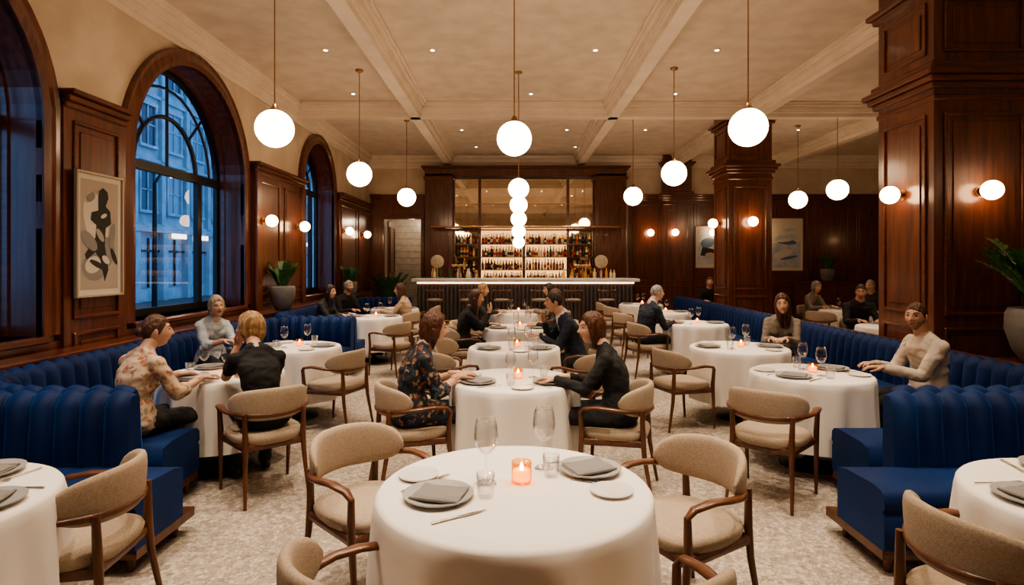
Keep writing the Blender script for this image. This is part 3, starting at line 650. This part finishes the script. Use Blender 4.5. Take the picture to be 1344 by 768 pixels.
# left booth
person(-2.64,4.12,22,FLO1,HBR,'bun',lean=.10,yaw=34,vox=.009,hl=(-.1,.42,.80),hr=(.2,.38,.80),sleeve='elbow',side=.02)
person(-1.80,4.28,-35,BLK,HBL,'mid',lean=.16,yaw=-55,vox=.009,sleeve='short',hl=(-.12,.34,1.02),hr=(-.02,.43,.80),curl=.8,side=-.04,roll=-4)
person(-3.42,6.72,125,BLUEG,HGB,'mid',lean=.06,yaw=10,vox=.009,hl=(-.05,.4,.80),hr=(.05,.36,.80),sleeve='elbow',roll=4)
# centre
person(-.76,4.36,64,FLO2,HAU,'bob',lean=.12,yaw=16,vox=.009,bare=True,sleeve='elbow',bot=FLO2,hl=(-.06,.38,.80),hr=(.08,.34,.80),pitch=-4)
person(.76,4.37,-74,BLK,HAU,'bob',lean=.13,yaw=-30,pitch=0,vox=.009,hl=(-.16,.43,.80),hr=(-.02,.36,.80),roll=-3)
person(.7,6.75,-95,NAVY,HDK,'short',f=False,lean=.18,yaw=-4,collar=WSH,hl=(-.06,.42,.84),hr=(.06,.36,.98),skin=SK2)
person(-.7,8.15,80,BLK,HBR,'long',lean=.12,yaw=22,bare=True,hl=(-.04,.38,.80),hr=(.08,.34,.96))
person(.72,8.3,-85,BLK,HAU,'long',lean=.10,yaw=-14)
person(-.68,10.6,90,CHAR,HBL,'bob',vox=.014,yaw=15); person(.75,10.7,-90,GREYB,HDK,'bob',vox=.014,yaw=-15)
# right
person(1.92,8.7,68,NAVY,HGR,'short',f=False,lean=.14,collar=WSH,yaw=14)
person(3.40,4.9,-88,CREAM,HBR,'crop',f=False,lean=.05,yaw=-38,vox=.009,beard=True,hl=(-.1,.40,.80),hr=(.12,.36,.80),skin=SK2,pitch=2)
person(3.12,6.98,-150,GREYB,HBR,'long',lean=.12,yaw=-4,vox=.009,hl=(-.10,.42,.81),hr=(.04,.38,.80),k=1.0,roll=6,side=-.04)
person(5.35,9.25,190,BLK,HDK,'crop',f=False,beard=True,yaw=22,skin=SK2,vox=.013,pitch=-6)
person(6.95,11.5,-125,CHAR,HGR,'short',f=False,vox=.014); person(6.0,12.0,160,GREYB,HGR,'mid',vox=.014); person(8.2,13.1,190,BLK,HDK,'short',f=False,vox=.016)
person(4.55,13.9,190,BLK,HBR,'short',f=False,vox=.016)
# left back
person(-3.2,9.95,98,CHAR,HDK,'long',vox=.013,yaw=10); person(-3.2,11.2,125,BLK,HGR,'short',f=False,vox=.014,beard=True); person(-1.95,10.6,-85,TANB,HBR,'long',vox=.013,lean=.05,yaw=-10)
# ---------------------------------------------------------------- bar
b=B(); x0,x1=-2.42,2.98
b.box(x0,x1,14.85,15.4,0,1.18,WOOD); b.box(x0-.1,x1+.1,14.55,15.5,1.18,1.26,MARB,.012); b.box(x0,x1,14.78,14.86,1.13,1.178,GLOWW)
b.box(x0-.02,x1+.02,14.78,14.86,0,.14,BRASS,.01)
n=54
for i in range(n):
    xx=x0+(x1-x0)*(i+.5)/n; b.tube([(xx,14.84,.14),(xx,14.84,1.1)],.042,BARF,10)
b.tube([(x0,14.6,.22),(x1,14.6,.22)],.022,BRASS,10)
for i in range(7): xx=x0+(x1-x0)*i/6; b.tube([(xx,14.6,.22),(xx,14.82,.22)],.012,BRASS,8)
b.obj('bar_counter')
b=B(); b.lathe([(0,.74),(.17,.74),(.19,.765),(.18,.79),(0,.8)],BEIGE,24); b.lathe([(.19,.73),(.19,.745),(0,.745)],WALN,24)
for a in range(4): t=pi/4+a*pi/2; b.tube([(.13*cos(t),.13*sin(t),.74),(.22*cos(t),.22*sin(t),0)],[.016,.011],WALN,8)
b.tube([(.185*cos(2*pi*i/24),.185*sin(2*pi*i/24),.28) for i in range(24)],.009,BRASS,8,loop=True)
b.tube([(.2*cos(radians(-200+220*i/16)),.2*sin(radians(-200+220*i/16)),.98) for i in range(17)],[(.012,.03)]*17,WALN,8)
for t in(-2.6,-.55): b.tube([(.17*cos(t),.17*sin(t),.77),(.2*cos(t),.2*sin(t),.98)],.011,WALN,8)
ST=b.mesh('bar_stool')
for xx in(-1.9,-1.1,-.3,.6,1.4,2.2): inst('bar_stool',ST,(xx,14.15,0))
b=B(); YC=YB-.005
for a,c in((-2.5,-1.72),(2.26,3.14)):
    b.box(a,c,16.62,YC,0,4.15,WOOD,.01)
    b.T=frame(0,16.62,(1,0),(0,-1)); moldrect(b,a+.12,c-.12,1.2,3.9,0); b.box(a+.24,c-.24,0,.012,1.3,3.8,WOOD,.004); b.T=Matrix()
    b.box(a-.04,c+.04,16.58,YC,3.98,4.06,WOODH,.01)
b.box(-2.5,3.14,16.62,YC,4.08,4.27,WOOD,.01); b.box(-2.6,3.24,16.52,16.83,4.30,4.36,WOODH,.015); b.box(-2.55,3.19,16.57,16.88,4.24,4.30,WOODH,.01)
b.box(-1.72,2.26,16.9,YC,0,4.1,WOOD); b.box(-1.72,2.26,16.3,16.95,0,1.05,WOOD,.01); b.box(-1.74,2.28,16.27,16.95,1.05,1.1,MARB,.006)
for i in range(6): a=-1.72+3.98*i/6; b.T=frame(0,16.3,(1,0),(0,-1)); moldrect(b,a+.06,a+.6,.15,.95,0); b.T=Matrix()
mx=[-1.72,-.98,.27,1.52,2.26]
for i in range(4): b.box(mx[i]+.04,mx[i+1]-.04,16.86,16.9,2.64,4.02,MIRR)
for m in mx: b.box(m-.04,m+.04,16.82,16.92,1.1,4.1,WOODH,.006)
b.box(-1.72,2.26,16.82,16.92,3.3,3.33,BRASS); b.box(-1.72,2.26,16.8,16.92,2.56,2.64,WOODH,.006)
for i in range(4): b.box(mx[i]+.04,mx[i+1]-.04,16.87,16.9,1.1,2.56,GLOWB if i in(1,2) else MIRR)
for z in(1.44,1.8,2.16): b.box(-1.72,2.26,16.6,16.88,z,z+.025,WOODH)
b.obj('back_bar_cabinet')
b=B()
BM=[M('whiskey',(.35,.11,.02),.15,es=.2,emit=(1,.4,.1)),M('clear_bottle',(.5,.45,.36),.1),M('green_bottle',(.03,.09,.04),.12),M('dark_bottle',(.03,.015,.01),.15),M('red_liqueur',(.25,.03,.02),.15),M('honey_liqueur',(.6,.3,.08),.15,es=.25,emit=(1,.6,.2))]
LAB=[M('cream_label',(.6,.52,.38),.6),M('black_label',(.03,.03,.03),.5),M('red_label',(.4,.05,.04),.6)]
for z in(1.1,1.465,1.825,2.185):
    for row in(0,1):
        xx=-1.66
        while xx<2.22:
            if min(abs(xx-m) for m in mx)>.08:
                r=random.uniform(.030,.038);h=random.uniform(.22,.31); m=random.choice(BM); c=(xx,16.8-.11*row,z+.001)
                b.lathe([(0,0),(r,0),(r,h*.58),(r*.35,h*.75),(r*.33,h*.95),(r*.4,h*.95),(r*.4,h),(0,h)],m,8,c); b.lathe([(r+.001,h*.15),(r+.001,h*.45)],random.choice(LAB),8,c)
            xx+=random.uniform(.077,.09)
b.obj('liquor_bottles')
b=B(); b.tube([(-2.25,16.0,2.62),(2.85,16.0,2.62)],.022,BRASS,10); b.tube([(-2.25,16.35,2.62),(2.85,16.35,2.62)],.016,BRASS,10)
for xx in(-2.1,-.9,.3,1.5,2.7): b.tube([(xx,16.0,2.62),(xx,16.62 if abs(xx)>1.9 else 16.8,2.62)],.014,BRASS,8)
b.box(-2.1,2.7,15.98,16.36,2.57,2.59,GLASS); b.obj('brass_glass_rack')
b=B()
for i in range(34):
    xx=-1.9+4.4*i/33; b.lathe([(.03,0),(.032,-.005),(.004,-.01),(.004,-.09),(.03,-.13),(.035,-.17),(.028,-.2)],GLASS,10,(xx,16.15,2.57))
b.obj('hanging_stemware')
b=B(); b.lathe([(0,0),(.08,0),(.08,.02),(.012,.03),(.012,.25)],BRASS,16); b.T=Matrix.Translation((0,0,.42))@Matrix.Rotation(pi/2,4,'X')
b.lathe([(0,-.03),(.15,-.02),(.17,0),(.15,.02),(0,.03)],M('woven_disc',(.35,.27,.18),.8,c2=(.55,.45,.32),scale=30),28); DSC=b.mesh('decorative_disc_stand')
inst('decorative_disc_stand',DSC,(-1.95,15.05,1.26)); inst('decorative_disc_stand',DSC,(2.2,15.05,1.26))
b=B(); b.tube([(0,0,0),(0,0,.32)],.03,BRASS,12); b.tube([(-.2,0,.32),(.2,0,.32)],.03,BRASS,12)
for q in(-.14,0,.14): b.tube([(q,0,.34),(q,0,.46)],[.01,.016],DARK,8); b.tube([(q,-.02,.32),(q,-.08,.28)],.009,BRASS,8)
TAP=b.mesh('beer_tap'); inst('beer_tap',TAP,(-1.4,15.2,1.26)); inst('beer_tap',TAP,(1.75,15.2,1.26))
b=B()
for i in range(26):
    xx=random.choice((random.uniform(-2.3,-1.0),random.uniform(1.2,2.8)));r=.035;h=random.uniform(.16,.3); m=random.choice(BM+[PORC])
    b.lathe([(0,0),(r,0),(r,h*.58),(r*.35,h*.75),(r*.35,h),(0,h)],m,8,(xx,15.33+random.uniform(-.05,.08),1.26))
b.obj('bar_top_bottles')
# ---------------------------------------------------------------- art
def art(name,T,w,h,kind):
    b=B(); b.T=T; fr=.022
    PA=M('art_paper',(.60,.55,.48),.8); A1=M('art_black',(.03,.028,.026),.8); A2=M('art_grey',(.25,.235,.22),.8); A3=M('art_taupe',(.40,.34,.28),.8); A4=M('art_blue',(.10,.16,.26),.7); A5=M('art_pale_blue',(.34,.40,.46),.7,c2=(.5,.52,.53),scale=6)
    fm=M('pale_oak_frame',(.45,.36,.27),.5)
    b.box(0,w,0,.012,0,h,PA)
    for q in((0,w,0,fr),(0,w,h-fr,h)): b.box(q[0],q[1],0,.035,q[2],q[3],fm,.004)
    for q in((0,fr),(w-fr,w)): b.box(q[0],q[1],0,.035,fr,h-fr,fm,.004)
    lay=[.0125]
    def poly(pts,m): lay[0]+=.0004; b.add([(x*w,lay[0],z*h) for x,z in pts],[tuple(range(len(pts)))],m)
    def el(cx,cz,rx,rz,m,a=0,n=24,t0=0,t1=2*pi):
        poly([(cx+rx*cos(t)*cos(a)-rz*sin(t)*sin(a),cz+(rx*cos(t)*sin(a)+rz*sin(t)*cos(a))*w/h) for t in [t0+(t1-t0)*i/n for i in range(n+1)]],m)
    if kind==0:
        poly([(.1,.06),(.9,.06),(.9,.94),(.1,.94)],A3)
        el(.42,.62,.24,.42,PA,.3); el(.62,.36,.2,.24,A2,-.4); el(.38,.24,.26,.2,A2,0); el(.36,.26,.17,.12,PA,.3)
        poly([(.46,.80),(.48,.86),(.56,.89),(.66,.86),(.68,.81),(.62,.74),(.72,.7),(.74,.6),(.62,.56),(.6,.42),(.68,.22),(.6,.12),(.5,.3),(.4,.36),(.22,.30),(.18,.34),(.4,.48),(.42,.58),(.3,.62),(.32,.68),(.46,.7)],A1)
        el(.58,.66,.07,.03,PA,.4); el(.5,.5,.05,.12,A3,.7); el(.62,.3,.09,.05,PA,-.6); el(.27,.45,.1,.2,A2,.9); el(.76,.5,.06,.2,A2,-.2); el(.45,.26,.04,.18,A1,1.2); el(.8,.33,.04,.14,A1,.5); el(.3,.8,.1,.06,A2,.6)
    elif kind==1:
        poly([(.08,.06),(.92,.06),(.92,.55),(.5,.6),(.08,.5)],A5); el(.5,.62,.36,.12,A5,.1); el(.52,.55,.3,.08,A4,-.1); el(.45,.58,.24,.05,PA,.1); el(.4,.32,.3,.1,PA,.3); el(.6,.25,.26,.04,A4,.2); el(.6,.78,.22,.05,A5,.1)
    else:
        poly([(.08,.08),(.92,.1),(.9,.9),(.1,.92)],A5); el(.5,.6,.3,.2,A4,.3); poly([(.2,.3),(.8,.25),(.75,.45),(.3,.5)],A1); el(.6,.3,.2,.12,A3)
    b.T=Matrix(); return b.obj(name)
art('framed_abstract_figure_art',frame(XL+.13,5.49,(0,1),(1,0)),.66,1.2,0).location.z=1.32
art('framed_seascape_art',frame(7.25,YB-.075,(1,0),(0,-1)),.96,1.5,1).location.z=1.42
art('framed_abstract_art',frame(5.15,YB-.075,(1,0),(0,-1)),.7,1.2,2).location.z=1.5
# ---------------------------------------------------------------- plants
def zz(r,h,name,n=15,L=.7,seed=1,sp=.6):
    rd=random.Random(seed); b=B()
    b.lathe([(0,0),(r*.55,0),(r*.82,h*.25),(r,h*.62),(r*.98,h*.9),(r*.9,h),(r*.84,h),(r*.86,h*.86),(0,h*.86)],POT,32); b.lathe([(0,h*.88),(r*.85,h*.88)],SOIL,24)
    for i in range(n):
        a=rd.uniform(0,2*pi); out=rd.uniform(.2,sp)*L*.8; ln=L*rd.uniform(.6,1.0); m=12; pts=[]
        for q in range(m+1):
            t=q/m; rr=r*.3+out*t**1.4; pts.append(Vector((rr*cos(a),rr*sin(a),h*.86+ln*(t-.25*t*t))))
        b.tube(pts,[.008-.005*q/m for q in range(m+1)],STEM,6)
        for q in range(2,m+1):
            t=(pts[q]-pts[q-1]).normalized(); sd=t.cross(Vector((0,0,1))); sd=sd.normalized() if sd.length>.05 else Vector((sin(a),-cos(a),0))
            for s in(-1,1):
                ll=L*.12*(1-.3*abs(q/m-.5)); d=(sd*s+t*.7+Vector((0,0,rd.uniform(-.1,.25)))).normalized(); nn=d.cross(t).normalized(); wv=d.cross(nn)*ll*.24
                p=pts[q]; b.add([tuple(v) for v in (p,p+d*ll*.35+wv,p+d*ll*.7+wv*.8,p+d*ll,p+d*ll*.7-wv*.8,p+d*ll*.35-wv,p+d*ll*.5+nn*ll*.06)],[(0,1,6),(1,2,6),(2,3,6),(3,4,6),(4,5,6),(5,0,6)],LEAF,True)
    return b.mesh(name,fix=False)
P1=zz(.19,.36,'potted_zz_plant',24,.56,1,.42); P2=zz(.31,.5,'potted_zz_plant',30,.92,2,.6)
inst('potted_zz_plant',P1,(-3.84,9.85,.88),0,1.08); inst('potted_zz_plant',P1,(-3.84,13.9,.88),1,.92); inst('potted_zz_plant',P2,(4.76,5.3,.74),0)
b=B(); b.box(4.35,5.2,4.95,5.7,0,.72,WOOD,.01); b.box(4.33,5.22,4.93,5.72,.72,.74,WOODH,.006); b.obj('planter_plinth')
b=B(); b.box(7.9,9.4,16.3,16.85,0,1.08,WOOD,.01); b.box(7.86,9.44,16.27,16.88,1.08,1.12,WOODH,.008)
for i in range(3): b.T=frame(0,16.3,(1,0),(0,-1)); moldrect(b,7.95+i*.5,8.4+i*.5,.12,1.0,0)
b.T=Matrix(); b.obj('sideboard'); inst('potted_zz_plant',P1,(8.7,16.5,1.12),2,1.0)
inst('potted_zz_plant',P2,(-3.4,16.05,0),2,1.2)
# ---------------------------------------------------------------- outside
FAC=M('blue_stone_facade',(.28,.31,.34),.9,c2=(.44,.47,.50),scale=1.2,bump=.3,bscale=6); WD=M('facade_window_dark',(.02,.035,.06),.1); WL=M('facade_window_lit',(.6,.4,.25),.5,es=1.6,emit=(1,.62,.32)); ASP=M('asphalt',(.05,.05,.055),.7,c2=(.08,.08,.085),scale=20)
WLB=M('facade_window_cool',(.08,.14,.22),.2,es=.12,emit=(.3,.6,1))
def building(X,y0,y1,h,bay,seed):
    rd=random.Random(seed); b=B(); b.box(X-6,X,y0,y1,-.5,h,FAC); b.T=frame(X,0,(0,1),(1,0))
    n=int((y1-y0)/bay); bw=(y1-y0)/n; fl=3.3
    z=3.6; b.box(y0,y1,0,.35,3.2,3.5,FAC)
    for i in range(n):
        a=y0+i*bw; b.box(a-.22,a+.22,0,.3,-.5,3.3,FAC); b.box(a+.35,a+bw-.35,.01,.05,.4,2.9,WL if rd.random()<.3 else WLB); b.box(a+bw/2-.05,a+bw/2+.05,.05,.12,.4,2.9,DARK); b.box(a+.3,a+bw-.3,.05,.15,2.2,2.3,DARK)
        if rd.random()<.4: b.box(a+.5,a+bw-.5,.3,.38,2.95,3.2,GLOWW)
    while z+fl<h:
        b.box(y0,y1,0,.14,z-.12,z+.05,FAC); 
        for i in range(n):
            a=y0+i*bw; b.box(a-.18,a+.18,0,.2,z,z+fl-.1,FAC)
            m=WL if rd.random()<.08 else (WLB if rd.random()<.4 else WD)
            b.box(a+.5,a+bw-.5,.01,.03,z+.7,z+2.7,m); b.box(a+.4,a+bw-.4,0,.16,z+.55,z+.7,FAC); b.box(a+.4,a+bw-.4,0,.14,z+2.7,z+2.88,FAC)
            b.box(a+bw/2-.04,a+bw/2+.04,.03,.08,z+.7,z+2.7,FAC); b.box(a+.5,a+bw-.5,.03,.08,z+1.7,z+1.77,FAC)
            for e in(a+.5,a+bw-.5): b.box(e-.06,e+.06,0,.12,z+.7,z+2.7,FAC)
        z+=fl
    b.box(y0-.2,y1+.2,0,.6,h-.5,h,FAC); b.T=Matrix(); b.obj('stone_office_building')
building(-17,-2,19,26,2.3,3); building(-18.5,19.5,38,22,2.1,5); building(-16.5,38.5,62,22,2.3,8)
b=B(); b.box(-60,XL-.42,-25,80,-.6,-.3,ASP); b.obj('street_ground')
b=B(); b.tube([(0,0,-.3),(0,0,4.2),(.0,.5,4.7),(0,1.0,4.7)],[.09,.06,.05,.04],DARK,10); b.ball((0,1.0,4.6),(.16,.16,.1),GLOBE,14,8); SL=b.mesh('street_lamp')
for y in(10.5,19,29): inst('street_lamp',SL,(-11.5,y,0))
# ---------------------------------------------------------------- world, camera
w=bpy.data.worlds.new('dusk'); S.world=w; w.use_nodes=True; bg=w.node_tree.nodes['Background']; bg.inputs[0].default_value=(.11,.29,.60,1); bg.inputs[1].default_value=3.4
cam=bpy.data.cameras.new('camera'); cam.sensor_width=36; cam.lens=780/1344*36; cam.shift_y=-39/1344; cam.shift_x=-3/1344; cam.clip_end=300
co=bpy.data.objects.new('camera',cam); co.location=(0,0,1.65); co.rotation_euler=(pi/2,0,0); COL.objects.link(co); S.camera=co
